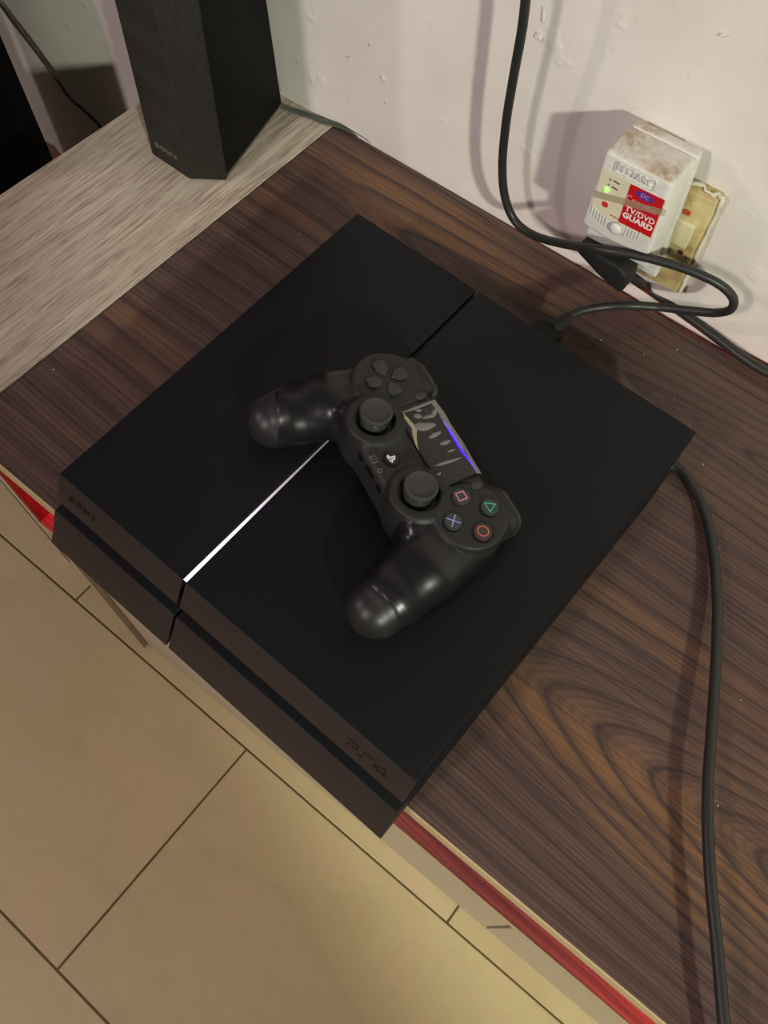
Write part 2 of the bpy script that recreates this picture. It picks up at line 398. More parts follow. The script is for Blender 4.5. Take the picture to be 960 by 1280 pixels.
# pale crumbs of dust lying on the dark top
bm = bmesh.new(); rd = random.Random(3)
for (x, y) in ((0.2105, .3405), (.245, .322), (.268, .309), (.262, .284), (.286, .291), (.30, .262), (.178, .330), (.33, .243), (.41, .11), (.225, .358), (-.056, .262), (-.104, .06), (.345, .205), (.39, .165)):
    c0 = Vector((x+rd.uniform(-.003, .003), y+rd.uniform(-.003, .003), TT+.0003)); rr_ = rd.uniform(.0003, .00055)
    bmesh.ops.create_icosphere(bm, subdivisions=1, radius=rr_, matrix=Matrix.Translation(c0))
o = fin('dust', bm, plain('pale_dust', (.6, .57, .5, 1), .8), stand); o['kind'] = 'stuff'

# red led strips inside the niche and behind the stand
M['red'] = plain('red_led_glow', (0.4, 0.0, 0.01, 1), 0.5, emit=(1.0, 0.002, 0.02, 1), power=1400)
M['red1'] = plain('red_led_dimmer', (0.4, 0.0, 0.01, 1), 0.5, emit=(1.0, 0.002, 0.02, 1), power=560)
M['red2'] = plain('red_led_soft', (0.4, 0.0, 0.01, 1), 0.5, emit=(1.0, 0.02, 0.05, 1), power=25)
led = bbox('led_strip', -0.055, -0.045, 0.125, 0.30, TB-0.004, TB-0.0002, M['red'], None, 0.0005)
tag(led, 'red light strip under the top at the left end of the open shelf', 'led strip')
led = bbox('led_strip', 0.52, 0.66, 0.125, 0.138, TB-0.003, TB-0.0002, M['red1'], None, 0.0005)
tag(led, 'red light strip under the top at the right of the open shelf', 'led strip')
bm = bmesh.new(); prism(bm, [(-0.06, YB(-0.06)+.0005), (0.80, YB(.8)+.0005), (0.80, YB(.8)+.003), (-0.06, YB(-0.06)+.003)], TB-0.115, TB-0.107)
led = fin('led_strip', bm, M['red2']); tag(led, 'red light strip running behind the dark stand along the wall', 'led strip')

# ------------------------------------------------------------------ pale oak side unit
side = empty('side_unit', (-0.19, 0.17, 0), 'pale grey oak board surface under the tall speaker, left of the dark top', 'side table')
bm = bmesh.new()
prism(bm, [(-0.1161, -0.014), (-0.11385, 0.3722-.0004), (-0.252, 0.362), (-0.270, -0.019)][::-1], TB, TT+0.0002); bevel(bm, 0.0006, 1)
fin('tabletop', bm, M['oak'], side)
for (a, b_) in ((-0.150, -0.136), (-0.262, -0.248)):
    bm = bmesh.new(); box(bm, a, b_, 0.0, 0.352, 0.0, TB); fin('side_panel', bm, M['oak'], side)

# ------------------------------------------------------------------ console
con = empty('game_console', (0.1375, 0.12, TT), 'flat black game console with a glowing white strip, overhanging the stand edge', 'game console')
D = 0.2713; sl = 0.547
def slab(name, x0, x1, za, zb, mat, inset=0.0, bw=0.0007, lab=None):
    """slanted slab: za, zb depths below the top face."""
    bm = bmesh.new()
    lo = [(x0, -sl*zb+inset, H-zb), (x1, -sl*zb+inset, H-zb), (x1, D-sl*zb-inset, H-zb), (x0, D-sl*zb-inset, H-zb)]
    hi = [(x0, -sl*za+inset, H-za), (x1, -sl*za+inset, H-za), (x1, D-sl*za-inset, H-za), (x0, D-sl*za-inset, H-za)]
    hexa(bm, lo, hi); bevel(bm, bw, 3)
    o = fin(name, bm, mat, con, auto=30)
    return tag(o, lab) if lab else o
def two_tone(o):
    """front faces take the lighter satin finish"""
    o.data.materials.append(M['con_front'])
    for p in o.data.polygons:
        if p.normal.y < -0.55: p.material_index = 1
two_tone(slab('top_cover', 0.0, 0.1050, 0.0, 0.0188, M['con_top']))
two_tone(slab('top_cover', 0.1074, 0.275, 0.0, 0.0188, M['con_top']))
two_tone(slab('bottom_cover', -0.0008, 0.1052, 0.0272, 0.053, M['con_top']))
two_tone(slab('bottom_cover', 0.1069, 0.2758, 0.0272, 0.053, M['con_top']))
slab('middle_body', 0.0012, 0.2738, 0.0186, 0.0274, M['con_dark'], 0.0075, 0.0003)
bm = bmesh.new()
hexa(bm, [(0.1049, 0.004-sl*.0187, H-.0187), (0.1075, 0.004-sl*.0187, H-.0187), (0.1075, D-.006, H-.0187), (0.1049, D-.006, H-.0187)],
     [(0.1049, 0.003, H-.0034), (0.1075, 0.003, H-.0034), (0.1075, D-.003, H-.0034), (0.1049, D-.003, H-.0034)])
fin('groove_floor', bm, M['con_dark'], con)
def lightbar():
    t = NT('white_light_strip'); tc = t.n('ShaderNodeTexCoord'); sp = t.n('ShaderNodeSeparateXYZ'); t.l(tc.outputs['Generated'], sp.inputs[0])
    r = t.ramp(sp.outputs[1], [(0.0, (1, 1, 1)), (0.22, (0.55,)*3), (0.45, (0.19,)*3), (0.7, (0.06,)*3), (1.0, (0.01,)*3)])
    t.b.inputs['Base Color'].default_value = (0.4, 0.38, 0.4, 1)
    t.b.inputs['Emission Color'].default_value = (0.93, 0.80, 1.0, 1)
    t.l(t.math('MULTIPLY', r, 2.6), t.b.inputs['Emission Strength']); return t.m
bm = bmesh.new()
hexa(bm, [(0.10505, 0.0012, H-.0033), (0.10735, 0.0012, H-.0033), (0.10675, 0.15, H-.0033), (0.1061, 0.15, H-.0033)],
     [(0.10505, 0.0008, H-.0004), (0.10735, 0.0008, H-.0004), (0.10670, 0.15, H-.0018), (0.1061, 0.15, H-.0018)])
tag(fin('light_strip', bm, lightbar(), con), 'thin glowing white light strip in the groove')
# lettering on the slanted front: maker's name at the left, model mark at the right
up = Vector((0, sl, 1)).normalized()
def front_pt(x, dz, off=0.0): return Vector((x, -sl*dz, H-dz))+Vector((0, -1, sl)).normalized()*off
# slab-serif wordmark drawn with strokes
def wordmark(name, Mx, h, mat, parent, th):
    """wide slab-serif S O N Y, height h"""
    bm = bmesh.new(); w = h*0.19; y0, y1 = -h/2, h/2; k = h
    def st(pts, ww=w, cl=False): stroke(bm, pts, ww, th, cl, Mx)
    ox = -2.95*k
    c = ox+.7*k; st([(c+.55*k, y1*.45), (c+.45*k, y1*.86), (c-.3*k, y1*.86), (c-.52*k, y1*.42), (c-.3*k, .04*k), (c+.32*k, -.04*k), (c+.54*k, y0*.42), (c+.3*k, y0*.86), (c-.45*k, y0*.86), (c-.55*k, y0*.40)])
    c = ox+2.35*k; st([(c+.62*k*math.cos(t), .41*k*math.sin(t)) for t in [2*math.pi*i/16 for i in range(16)]], w*1.25, True)
    c = ox+4.05*k; st([(c-.45*k, y0), (c-.45*k, y1)], w*.9); st([(c-.5*k, y1-.1*k), (c+.45*k, y0+.1*k)], w*1.3); st([(c+.45*k, y0), (c+.45*k, y1)], w*.9)
    st([(c-.72*k, y0+.06*k), (c-.2*k, y0+.06*k)], .12*k); st([(c-.75*k, y1-.06*k), (c-.3*k, y1-.06*k)], .12*k); st([(c+.22*k, y1-.06*k), (c+.72*k, y1-.06*k)], .12*k)
    c = ox+5.6*k; st([(c-.5*k, y1), (c, 0), (c, y0)], w*1.2); st([(c+.5*k, y1), (c, 0)], w*.9)
    st([(c-.75*k, y1-.06*k), (c-.25*k, y1-.06*k)], .12*k); st([(c+.25*k, y1-.06*k), (c+.7*k, y1-.06*k)], .12*k); st([(c-.3*k, y0+.06*k), (c+.3*k, y0+.06*k)], .12*k)
    return fin(name, bm, mat, parent)
tag(wordmark('wordmark', frame(front_pt(0.0215, 0.0098, 0.00012), (1, 0, 0), up), 0.0040, M['ink'], con, 0.00012), 'black maker wordmark on the front')
bm = bmesh.new(); FM = frame(front_pt(0.2465, 0.0105, 0.0001), (1, 0, 0), up); u_ = 0.001
for pts in ([(-14, 3), (-7.2, 3), (-6.2, 2.2), (-6.2, .8), (-7.2, 0), (-12, 0), (-12.8, -.8), (-12.8, -3.2)],
            [(4.8, 3), (-1.5, 3), (-2.4, 2.2), (-2.4, -2.2), (-3.2, -3), (-5.6, -3)],
            [(12.4, -3.2), (12.4, 3), (11.4, 3), (5.2, -.9), (5.6, -1.4), (14.2, -1.4)]):
    stroke(bm, [(a*u_, b_*u_) for a, b_ in pts], 0.00055, 0.0001, False, FM)
tag(fin('model_mark', bm, M['ink'], con), 'black line-drawn model mark PS4 on the front')

# ------------------------------------------------------------------ controller (local frame, millimetres scaled to metres)
CA = math.atan2(-0.382, 0.924)
pad = empty('game_controller', (0.1670-0.0073*0.382, 0.1400-0.0073*0.924, H-0.0034), 'black wireless game controller lying on top of the console', 'game controller', rz=CA)
pad.rotation_euler = (math.radians(-10), 0, CA)
ZF = 0.0400                     # face plane above the console
def smin(a, b, k):
    h = np.clip(0.5+0.5*(b-a)/k, 0, 1); return b+(a-b)*h-k*h*(1-h)
def surface_nets(F, org, st):
    nx, ny, nz = F.shape; ins = F < 0
    c = [(i, j, k) for i in (0, 1) for j in (0, 1) for k in (0, 1)]
    sh = lambda A, i, j, k: A[i:nx-1+i, j:ny-1+j, k:nz-1+k]
    cnt = sum(sh(ins, *q).astype(np.int8) for q in c)
    act = (cnt > 0) & (cnt < 8); idx = -np.ones(act.shape, int); ii = np.argwhere(act); idx[act] = np.arange(len(ii))
    acc = np.zeros((len(ii), 3)); n = np.zeros(len(ii)); i0, j0, k0 = ii.T
    for a in range(8):
        for b2 in range(a+1, 8):
            A, B = c[a], c[b2]
            if sum(abs(p-q) for p, q in zip(A, B)) != 1: continue
            fa = F[i0+A[0], j0+A[1], k0+A[2]]; fb = F[i0+B[0], j0+B[1], k0+B[2]]; m = (fa < 0) != (fb < 0)
            t = np.where(m, fa/np.where(m, fa-fb, 1), 0)[:, None]
            p = np.array(A)+t*(np.array(B)-np.array(A)); acc[m] += p[m]; n[m] += 1
    V = np.array(org)+(ii+acc/n[:, None])*st; Q = []
    for ax in range(3):
        s0 = [slice(1, -1)]*3; s0[ax] = slice(0, -1); s1 = list(s0); s1[ax] = slice(1, None)
        a, b2 = ins[tuple(s0)], ins[tuple(s1)]; e = np.argwhere(a != b2); off = [1, 1, 1]; off[ax] = 0; e = e+off
        u, v = [(1, 2), (2, 0), (0, 1)][ax]; eu = np.zeros(3, int); ev = np.zeros(3, int); eu[u] = 1; ev[v] = 1
        q = np.stack([idx[tuple((e-d).T)] for d in (eu+ev, ev, 0*eu, eu)], 1)
        fl = ins[tuple(e.T)]; q[~fl] = q[~fl][:, ::-1]; Q.append(q[(q >= 0).all(1)])
    return V, np.concatenate(Q)
st = 0.9
gx = np.arange(-92, 93, st); gy = np.arange(-88, 36, st); gz = np.arange(-52, 7, st)
Xg, Yg, Zg = np.meshgrid(gx, gy, gz, indexing='ij')
def rbox(cx, cy, cz, hx, hy, hz, r):
    qx, qy, qz = np.abs(Xg-cx)-hx+r, np.abs(Yg-cy)-hy+r, np.abs(Zg-cz)-hz+r
    return np.sqrt(np.maximum(qx, 0)**2+np.maximum(qy, 0)**2+np.maximum(qz, 0)**2)+np.minimum(np.maximum(qx, np.maximum(qy, qz)), 0)-r
def cyl(cx, cy, z0, z1, r, rr):
    d = np.sqrt((Xg-cx)**2+(Yg-cy)**2)-r+rr; h = np.abs(Zg-(z0+z1)/2)-(z1-z0)/2+rr
    return np.minimum(np.maximum(d, h), 0)+np.sqrt(np.maximum(d, 0)**2+np.maximum(h, 0)**2)-rr
def cone(a, b2, ra, rb, fz):
    """tapered capsule squashed in z by fz"""
    a, b2 = np.array(a, float), np.array(b2, float); zc = 1.0/fz
    ax, ay, az = Xg-a[0], Yg-a[1], (Zg-a[2])*zc; d = b2-a; d = d*np.array([1, 1, zc]); L = d@d
    t = np.clip((ax*d[0]+ay*d[1]+az*d[2])/L, 0, 1)
    return np.sqrt((ax-t*d[0])**2+(ay-t*d[1])**2+(az-t*d[2])**2)-(ra+(rb-ra)*t)
AX = np.abs(Xg); XS = Xg
body = rbox(0, -7.0, -15.5, 46, 28.0, 15.0, 6)
for s in (-1, 1):
    Gp = [((s*50.5, -5, -18.5), 22.5), ((s*57.5, -28, -20.6), 21.2), ((s*63.5, -50, -27.2), 18.9), ((s*66, -61, -31.4), 16.9)]
    gr = None
    for (p, r0), (q, r1) in zip(Gp, Gp[1:]):
        c_ = cone(p, q, r0, r1, 0.84 if r0 > 20 else 0.93); gr = c_ if gr is None else smin(gr, c_, 2.0)
    body = smin(body, gr, 7.0)
    body = smin(body, cyl(s*49.2, 0, -24, 0.9, 20.6, 2.2), 3.0)
    body = smin(body, cyl(s*26, -19, -29, 1.6, 17.6, 2.4), 2.2)
    body = smin(body, rbox(s*49, 18, -10, 14.5, 10, 8.5, 6), 5.0)
    # stick wells
    body = np.maximum(body, -(cyl(s*26, -19.5, -7, 8, 11.3, 1.0)))
    # seam around the round face plate, and across the grip near its end
    dpl = np.abs(np.sqrt((Xg-s*49.2)**2+Yg**2)-21.3)
    low = (Yg < 8)
    body = body+0.5*np.exp(-(dpl/0.7)**2)*low*(Zg > -9)
SEAM = lambda x, y: (y+64.0)-(np.abs(x)-58.0)*0.31        # >0 towards the face
dse = np.abs((Yg+64.0)-(AX-58.0)*0.31)
body = body+0.32*np.exp(-(dse/0.7)**2)
body = np.maximum(body, -(Zg+40.0-0.1736*(Yg+23)))
V, Q = surface_nets(body, (gx[0], gy[0], gz[0]), st)
ctr = V[Q].mean(1); ax_ = np.abs(ctr[:, 0]); cy_ = ctr[:, 1]; cz_ = ctr[:, 2]
rp = np.sqrt((ax_-49.2)**2+cy_**2)
endm = (SEAM(ctr[:, 0], cy_) < 0) & (cy_ < -45) | ((cz_ < -27-.25*(-30-cy_)) & (ax_ > 36) & (cy_ < -30))
rs_ = np.sqrt((ax_-26)**2+(cy_+19)**2)
face = ((rp < 21.3) & (cz_ > -10)) | ((ax_ < 30) | (rs_ < 18.6)) & (cy_ < 24) | (cy_ > 14)
gloss = ~endm & ~face
def sub(mask, name, mat, lab=None):
    q = Q[mask]; u, inv = np.unique(q, return_inverse=True); me = bpy.data.meshes.new(name)
    v = V[u]*0.001; v[:, 2] += ZF
    me.from_pydata(v.tolist(), [], inv.reshape(q.shape).tolist()); me.update()
    o = link(name, me, mat, pad, True, False)
    if lab: o['label'] = lab
    return o
sub(face & ~endm, 'shell', M['pad_matte'])
for s in (-1, 1):
    sm_ = (ctr[:, 0]*s > 0)
    sub(gloss & sm_, 'grip', M['pad_gloss'], 'glossy worn grip'); sub(endm & sm_, 'grip_end', M['pad_end'], 'satin grey-black grip end')
mm = 0.001
def P(x, y, z=0.0): return Vector((x*mm, y*mm, ZF+z*mm))
def local(name, bm, mat, par=pad, auto=35): return fin(name, bm, mat, par, world=False, auto=auto)
# bumpers and triggers
for s in (-1, 1):
    bm = bmesh.new(); prism(bm, [(s*36*mm, 20*mm), (s*62*mm, 18.5*mm), (s*61*mm, 26.5*mm), (s*54*mm, 29.4*mm), (s*42*mm, 29.6*mm), (s*36*mm, 26.5*mm)], ZF-13*mm, ZF-4.0*mm); bevel(bm, 1.6*mm, 3)
    local('bumper', bm, M['key'])
    bm = bmesh.new(); prism(bm, [(s*37*mm, 22*mm), (s*61*mm, 20*mm), (s*60*mm, 33*mm), (s*54*mm, 36.5*mm), (s*43*mm, 36.5*mm), (s*38*mm, 33*mm)], ZF-28*mm, ZF-14.5*mm); bevel(bm, 3*mm, 3)
    local('trigger', bm, M['key'])
# sticks
for s in (-1, 1):
    cx, cy = (s*26.2-.7)*mm, -19.6*mm
    bm = bmesh.new(); z = ZF
    lathe(bm, [(0, z-4*mm), (10.5*mm, z-4*mm), (11.6*mm, z-1.2*mm), (12.5*mm, z+1.6*mm), (13.6*mm, z+1.75*mm), (15.0*mm, z+1.5*mm), (15.4*mm, z+.6*mm)], cx, cy, 48)
    local('stick_collar', bm, M['pad_matte'])
    bm = bmesh.new(); lathe(bm, [(0, z-4.5*mm), (9.0*mm, z-3.8*mm), (8.0*mm, z+1*mm), (5.5*mm, z+4*mm), (4.5*mm, z+5.5*mm), (4.5*mm, z+6.3*mm)], cx, cy, 32)
    stk = local('analog_stick', bm, M['key'])
    bm = bmesh.new(); zc = z+6.0*mm
    lathe(bm, [(0, zc-1.2*mm), (7*mm, zc-1.2*mm), (8.9*mm, zc-.4*mm), (9.5*mm, zc+.8*mm), (9.5*mm, zc+1.8*mm), (9.1*mm, zc+2.6*mm), (8.3*mm, zc+2.9*mm), (7.6*mm, zc+2.7*mm), (7.0*mm, zc+2.2*mm), (6.5*mm, zc+2.0*mm), (3*mm, zc+2.0*mm), (0, zc+2.1*mm)], cx, cy, 48)
    local('stick_cap', bm, M['rubber'], stk)
# direction keys: four pentagons pointing at the centre
for k in range(4):
    a = k*math.pi/2; ca, sa = math.cos(a), math.sin(a); out = [(2.2, 0), (6.0, -3.9), (11.6, -4.1), (12.9, -2.6), (12.9, 2.6), (11.6, 4.1), (6.0, 3.9)]
    pts = [((-49.2+x*ca-y*sa)*mm, (0.3+x*sa+y*ca)*mm) for x, y in out]
    bm = bmesh.new(); prism(bm, pts, ZF+0.2*mm, lambda p: ZF+(2.5+0.10*(math.hypot(p[0]/mm+49.2, p[1]/mm-.3)-7))*mm); bevel(bm, 0.75*mm, 3, 25)
    tag(local('direction_button', bm, M['key']), None)
    bm = bmesh.new(); o2 = [((-49.2+(7.4+(x-7.4)*1.16)*ca-y*1.16*sa)*mm, (0.3+(7.4+(x-7.4)*1.16)*sa+y*1.16*ca)*mm) for x, y in out]
    prism(bm, o2, ZF-.2*mm, ZF+1.12*mm); local('button_recess', bm, M['ink'])
# face buttons with their coloured symbols
sy = {'square': ((-11.7, 0), (0.62, 0.25, 0.42, 1)), 'triangle': ((0, 11.7), (0.06, 0.42, 0.28, 1)), 'circle': ((11.7, 0), (0.62, 0.13, 0.11, 1)), 'cross': ((0, -11.7), (0.26, 0.34, 0.70, 1))}
for nme, ((dx, dy), col) in sy.items():
    cx, cy = (49.2+dx)*mm, (0.0+dy)*mm; z = ZF+1*mm
    bm = bmesh.new(); lathe(bm, [(0, z-.5*mm), (5.9*mm, z-.5*mm), (5.9*mm, z+.12*mm), (5.2*mm, z+.14*mm), (5.2*mm, z-.2*mm)], cx, cy, 40); local('button_recess', bm, M['ink'])
    tint = tuple(0.020+0.030*c for c in col[:3])+(1,)
    bm = bmesh.new(); lathe(bm, [(0, z), (5.1*mm, z), (5.1*mm, z+1.5*mm), (4.75*mm, z+2.0*mm), (4.2*mm, z+2.15*mm), (0, z+2.2*mm)], cx, cy, 40)
    bt = local('face_button', bm, plain(nme+'_button', tint, 0.3, 0.5)); bt['label'] = 'round button with a coloured '+nme
    mt = plain(nme+'_symbol', col, 0.4); bm = bmesh.new(); T = Matrix.Translation((cx, cy, z+2.14*mm)); w = 0.52*mm; r = 2.75*mm
    if nme == 'square': stroke(bm, [(-r*.86, -r*.86), (r*.86, -r*.86), (r*.86, r*.86), (-r*.86, r*.86)], w, .12*mm, True, T)
    if nme == 'triangle': stroke(bm, [(0, r*1.2), (-r*1.1, -r*.7), (r*1.1, -r*.7)], w, .12*mm, True, T)
    if nme == 'circle': stroke(bm, [(r*1.08*math.cos(t), r*1.08*math.sin(t)) for t in [2*math.pi*i/28 for i in range(28)]], w, .12*mm, True, T)
    if nme == 'cross': stroke(bm, [(-r, -r), (r, r)], w, .12*mm, False, T); stroke(bm, [(-r, r), (r, -r)], w, .125*mm, False, T)
    fin('symbol', bm, mt, bt, world=False)
# small option keys beside the touch surface
for x, y in ((-31.2, 12.8), (34.0, 12.6)):
    bm = bmesh.new(); q = [((x+3.0*sgx*(1 if abs(sgx) else 0))*mm*1.0, 0) for sgx in ()]
    prism(bm, [((x+2.3*math.cos(t)*(1.0))*mm, (y+(3.6*math.sin(t)))*mm) for t in [2*math.pi*i/20 for i in range(20)]], ZF+.0*mm, ZF+2.1*mm); bevel(bm, .5*mm, 2, 40)
    local('option_button', bm, M['rubber'])
# home button with its mark
bm = bmesh.new(); cx, cy = 0.3*mm, -23.0*mm
lathe(bm, [(5.0*mm, ZF-.9*mm), (5.0*mm, ZF+.0*mm), (4.5*mm, ZF+.05*mm), (4.4*mm, ZF-.2*mm)], cx, cy, 32); local('button_recess', bm, M['ink'])
bm = bmesh.new(); lathe(bm, [(0, ZF-1*mm), (4.3*mm, ZF-1*mm), (4.3*mm, ZF+.2*mm), (3.8*mm, ZF+.5*mm), (0, ZF+.6*mm)], cx, cy, 32)
hb = local('home_button', bm, M['pad_gloss'])
bm = bmesh.new(); T = Matrix.Translation((cx, cy, ZF+.52*mm)) @ Matrix.Scale(0.62, 4)
stroke(bm, [(-.9*mm, -3.4*mm), (-.9*mm, 3.2*mm), (.9*mm, 2.7*mm), (2.0*mm, 1.6*mm), (1.7*mm, .2*mm), (.4*mm, .2*mm)], 1.25*mm, .15*mm, False, T)
stroke(bm, [(-1.7*mm, -.9*mm), (-3.9*mm, -1.9*mm), (-2.9*mm, -2.9*mm), (-1.6*mm, -2.5*mm)], .95*mm, .15*mm, False, T)
stroke(bm, [(.6*mm, -.7*mm), (2.6*mm, -.6*mm), (3.9*mm, -1.3*mm), (2.6*mm, -2.3*mm), (.6*mm, -2.9*mm)], .95*mm, .15*mm, False, T)
fin('home_mark', bm, M['white'], hb, world=False)
# speaker holes, tiny prints and the socket holes on the near edge
bm = bmesh.new()
for (x, y) in ((0, 0), (3, 0), (-3, 0), (1.5, 2.4), (-1.5, 2.4), (1.5, -2.4), (-1.5, -2.4), (4.5, 2.4), (-4.5, 2.4)):
    lathe(bm, [(0, ZF-.7*mm), (.75*mm, ZF-.7*mm), (.75*mm, ZF-.42*mm), (0, ZF-.40*mm)], (0.3+x)*mm, (-12.4+y)*mm, 10)
o = local('speaker_holes', bm, M['ink']); 
M['print'] = plain('grey_print', (0.10, 0.10, 0.10, 1), .5)
bm = bmesh.new(); T = Matrix.Translation((-3.2*mm, -32.0*mm, ZF-.55*mm))
for k in range(3): stroke(bm, [((-1.6+k*1.6)*mm, -1*mm), ((-1.6+k*1.6)*mm, 1*mm)], .5*mm, .15*mm, False, T)
stroke(bm, [(-2.4*mm, -1.6*mm), (2.4*mm, -1.6*mm), (2.4*mm, 1.6*mm), (-2.4*mm, 1.6*mm)], .3*mm, .15*mm, True, T)
local('small_print', bm, M['print'])
bm = bmesh.new(); T = Matrix.Translation((4.6*mm, -32.2*mm, ZF-.55*mm)); stroke(bm, [(1.3*mm*math.cos(t), 1.0*mm*math.sin(t)) for t in [2*math.pi*i/12 for i in range(12)]], .6*mm, .15*mm, True, T); local('small_print', bm, M['print'])
bm = bmesh.new()
bx = box(bm, -4*mm, 4*mm, -35.4*mm, -34.6*mm, ZF-9*mm, ZF-5.5*mm); bx = box(bm, 9*mm, 13*mm, -35.4*mm, -34.6*mm, ZF-10*mm, ZF-6*mm); bx = box(bm, -13*mm, -9*mm, -35.4*mm, -34.6*mm, ZF-10*mm, ZF-6*mm)
local('port', bm, M['ink'])
# touch surface with its light slit
bm = bmesh.new(); prism(bm, [(-28.7*mm, -5.2*mm), (-27.2*mm, -6.8*mm), (27.2*mm, -6.8*mm), (28.7*mm, -5.2*mm), (27.4*mm, 19*mm), (26.6*mm, 20.3*mm), (-26.6*mm, 20.3*mm), (-27.4*mm, 19*mm)], ZF-1.5*mm, ZF-.25*mm); local('touchpad_recess', bm, M['ink'])
bm = bmesh.new(); prism(bm, [(-28.1*mm, -4.8*mm), (-26.7*mm, -6.2*mm), (26.7*mm, -6.2*mm), (28.1*mm, -4.8*mm), (26.8*mm, 18.5*mm), (25.8*mm, 19.7*mm), (-25.8*mm, 19.7*mm), (-26.8*mm, 18.5*mm)], ZF-1.5*mm, ZF+1.2*mm); bevel(bm, .5*mm, 2)
tp = local('touchpad', bm, plain('touchpad_plastic', (0.014, 0.0145, 0.014, 1), 0.4, 0.45))
M['blue'] = plain('blue_glow', (0.02, 0.0, 0.3, 1), 0.4, emit=(0.07, 0.004, 1.0, 1), power=1.25)
bm = bmesh.new(); prism(bm, [(-13*mm, 16.9*mm), (-2*mm, 15.6*mm), (12*mm, 15.5*mm), (25.8*mm, 17.3*mm), (12*mm, 17.2*mm), (-2*mm, 17.4*mm)], ZF+1.1*mm, ZF+1.45*mm)
tag(fin('light_slit', bm, M['blue'], tp, world=False), 'thin line of blue light along the upper edge')
# wrinkled clear film still stuck on the touch surface
M['film'] = plain('wrinkled_clear_film', (0.30, 0.29, 0.26, 1), 0.30, 0.6, 0.45, 900, alpha=0.55)
M['film_y'] = plain('yellowed_film_edge', (0.42, 0.38, 0.24, 1), 0.4, 0.5, 0.35, 900, alpha=0.8)
M['film_c'] = plain('clear_film', (0.05, 0.05, 0.05, 1), 0.18, 0.6, alpha=0.10)
def film(name, pts, h, mat, lab=None, n=1):
    pts = [(x, y-2.2) for x, y in pts]
    """low irregular blister over an outline (mm)"""
    bm = bmesh.new(); cx = sum(p[0] for p in pts)/len(pts); cy = sum(p[1] for p in pts)/len(pts)
    rings = []
    for f, hh in ((1, 0.02), (.8, h*.6), (.5, h*.75), (.22, h*1.0)):
        rings.append([bm.verts.new(P(cx+(x-cx)*f, cy+(y-cy)*f, 1.24+hh*random.uniform(.7, 1.2))) for x, y in pts])
    m = len(pts)
    for a, b2 in zip(rings, rings[1:]):
        for k in range(m): bm.faces.new((a[k], a[(k+1) % m], b2[(k+1) % m], b2[k]))
    bm.faces.new(rings[-1]); o = fin(name, bm, mat, pad, True, False)
    if lab: o['label'] = lab
    return o
def lens(cx, cy, L, w, a, n=14):
    out = []
    for k in range(n):
        t = 2*math.pi*k/n; x = L/2*math.cos(t); y = w/2*math.sin(t)*(0.55+0.45*abs(math.sin(t)))*random.uniform(.8, 1.2)
        out.append((cx+x*math.cos(a)-y*math.sin(a), cy+x*math.sin(a)+y*math.cos(a)))
    return out
film('film', [(-23, -1.5), (-8, -2.5), (4, -4.5), (23, -4.3), (26.3, 6), (27.8, 20.2), (2, 21.8), (-25.6, 21.4), (-25.2, 8)], 0.12, M['film_c'], 'clear film sheet over the touch surface')
A90 = math.pi/2
for cx, cy, L, w, a in ((-11.6, 6.3, 15, 5.5, 1.35), (-16.5, 12.6, 9, 2.4, 1.5), (-4.2, 9.5, 9.5, 2.6, 1.7), (2.6, 12.5, 7.5, 2.6, 1.6), (-19, 6.5, 5, 3.6, 1.2), (14.6, 7.4, 17, 2.0, 1.52), (19.6, -1.6, 3.8, 1.6, 1.9), (-18.0, 16.8, 7, 2.8, 2.3), (8.8, 12.9, 5.6, 1.5, 1.6), (-22.6, 8.8, 4, 2, 1.2)):
    film('film_wrinkle', lens(cx, cy, L, w, a), 0.55, M['film'])
film('film_edge', [(-24.3, -0.4), (-21, -1.6), (-14.5, -.4), (-8.5, -2.7), (-3, -4.2), (2.6, -4.6), (-2, -3.2), (-6.5, -1.2), (-11, 1.5), (-16, 1.4), (-20.6, .6)], 0.45, M['film_y'], 'yellowed lifted edge of the film')
film('film_edge', [(-25.2, -.6), (-23.9, -.8), (-23.7, 8), (-24.4, 20.6), (-26.0, 21.6), (-25.6, 9)], 0.4, M['film'], 'whitish lifted edge of the film')
film('film_edge', [(-25.8, 21.6), (-24, 18.4), (-17, 19.0), (-9, 18.0), (0, 18.7), (9, 18.5), (18, 19.2), (27.2, 18.6), (28.6, 21.2), (18, 21.4), (8, 22.3), (-6, 21.8), (-16, 22.4)], 0.5, M['film'], 'crinkled whitish film along the light slit')

# ------------------------------------------------------------------ tall speaker
spk = empty('speaker', (-0.168, 0.30, TT), 'tall black tower speaker with cloth grille standing on the pale board', 'speaker')
ZB, ZT = TT+0.0006, TT+0.33
base = [(-0.2006, 0.2495), (-0.1594, 0.2497), (-0.1364, 0.2671), (-0.1597, 0.3571), (-0.2003, 0.3571), (-0.2236, 0.2671)]
def sect(pts, z):
    t = (z-TT)
    return [Vector((p[0]-0.010*t, p[1]+(0.050*t if p[1] < 0.3 else -0.022*t), z)) for p in pts]
def loft(bm, secs):
    rings = [[bm.verts.new(p) for p in s] for s in secs]; n = len(rings[0])
    for a, b2 in zip(rings, rings[1:]):
        for k in range(n): bm.faces.new((a[k], a[(k+1) % n], b2[(k+1) % n], b2[k]))
    bm.faces.new(rings[0][::-1]); bm.faces.new(rings[-1])
bm = bmesh.new(); inn = [(-0.1985, 0.253), (-0.1605, 0.253), (-0.1372, 0.2695), (-0.1597, 0.3571), (-0.2003, 0.3571), (-0.2228, 0.2695)]
loft(bm, [sect(inn, z) for z in (ZB+.004, ZT)]); bevel(bm, 0.0008, 2); fin('cabinet', bm, M['spk'], spk, auto=25)
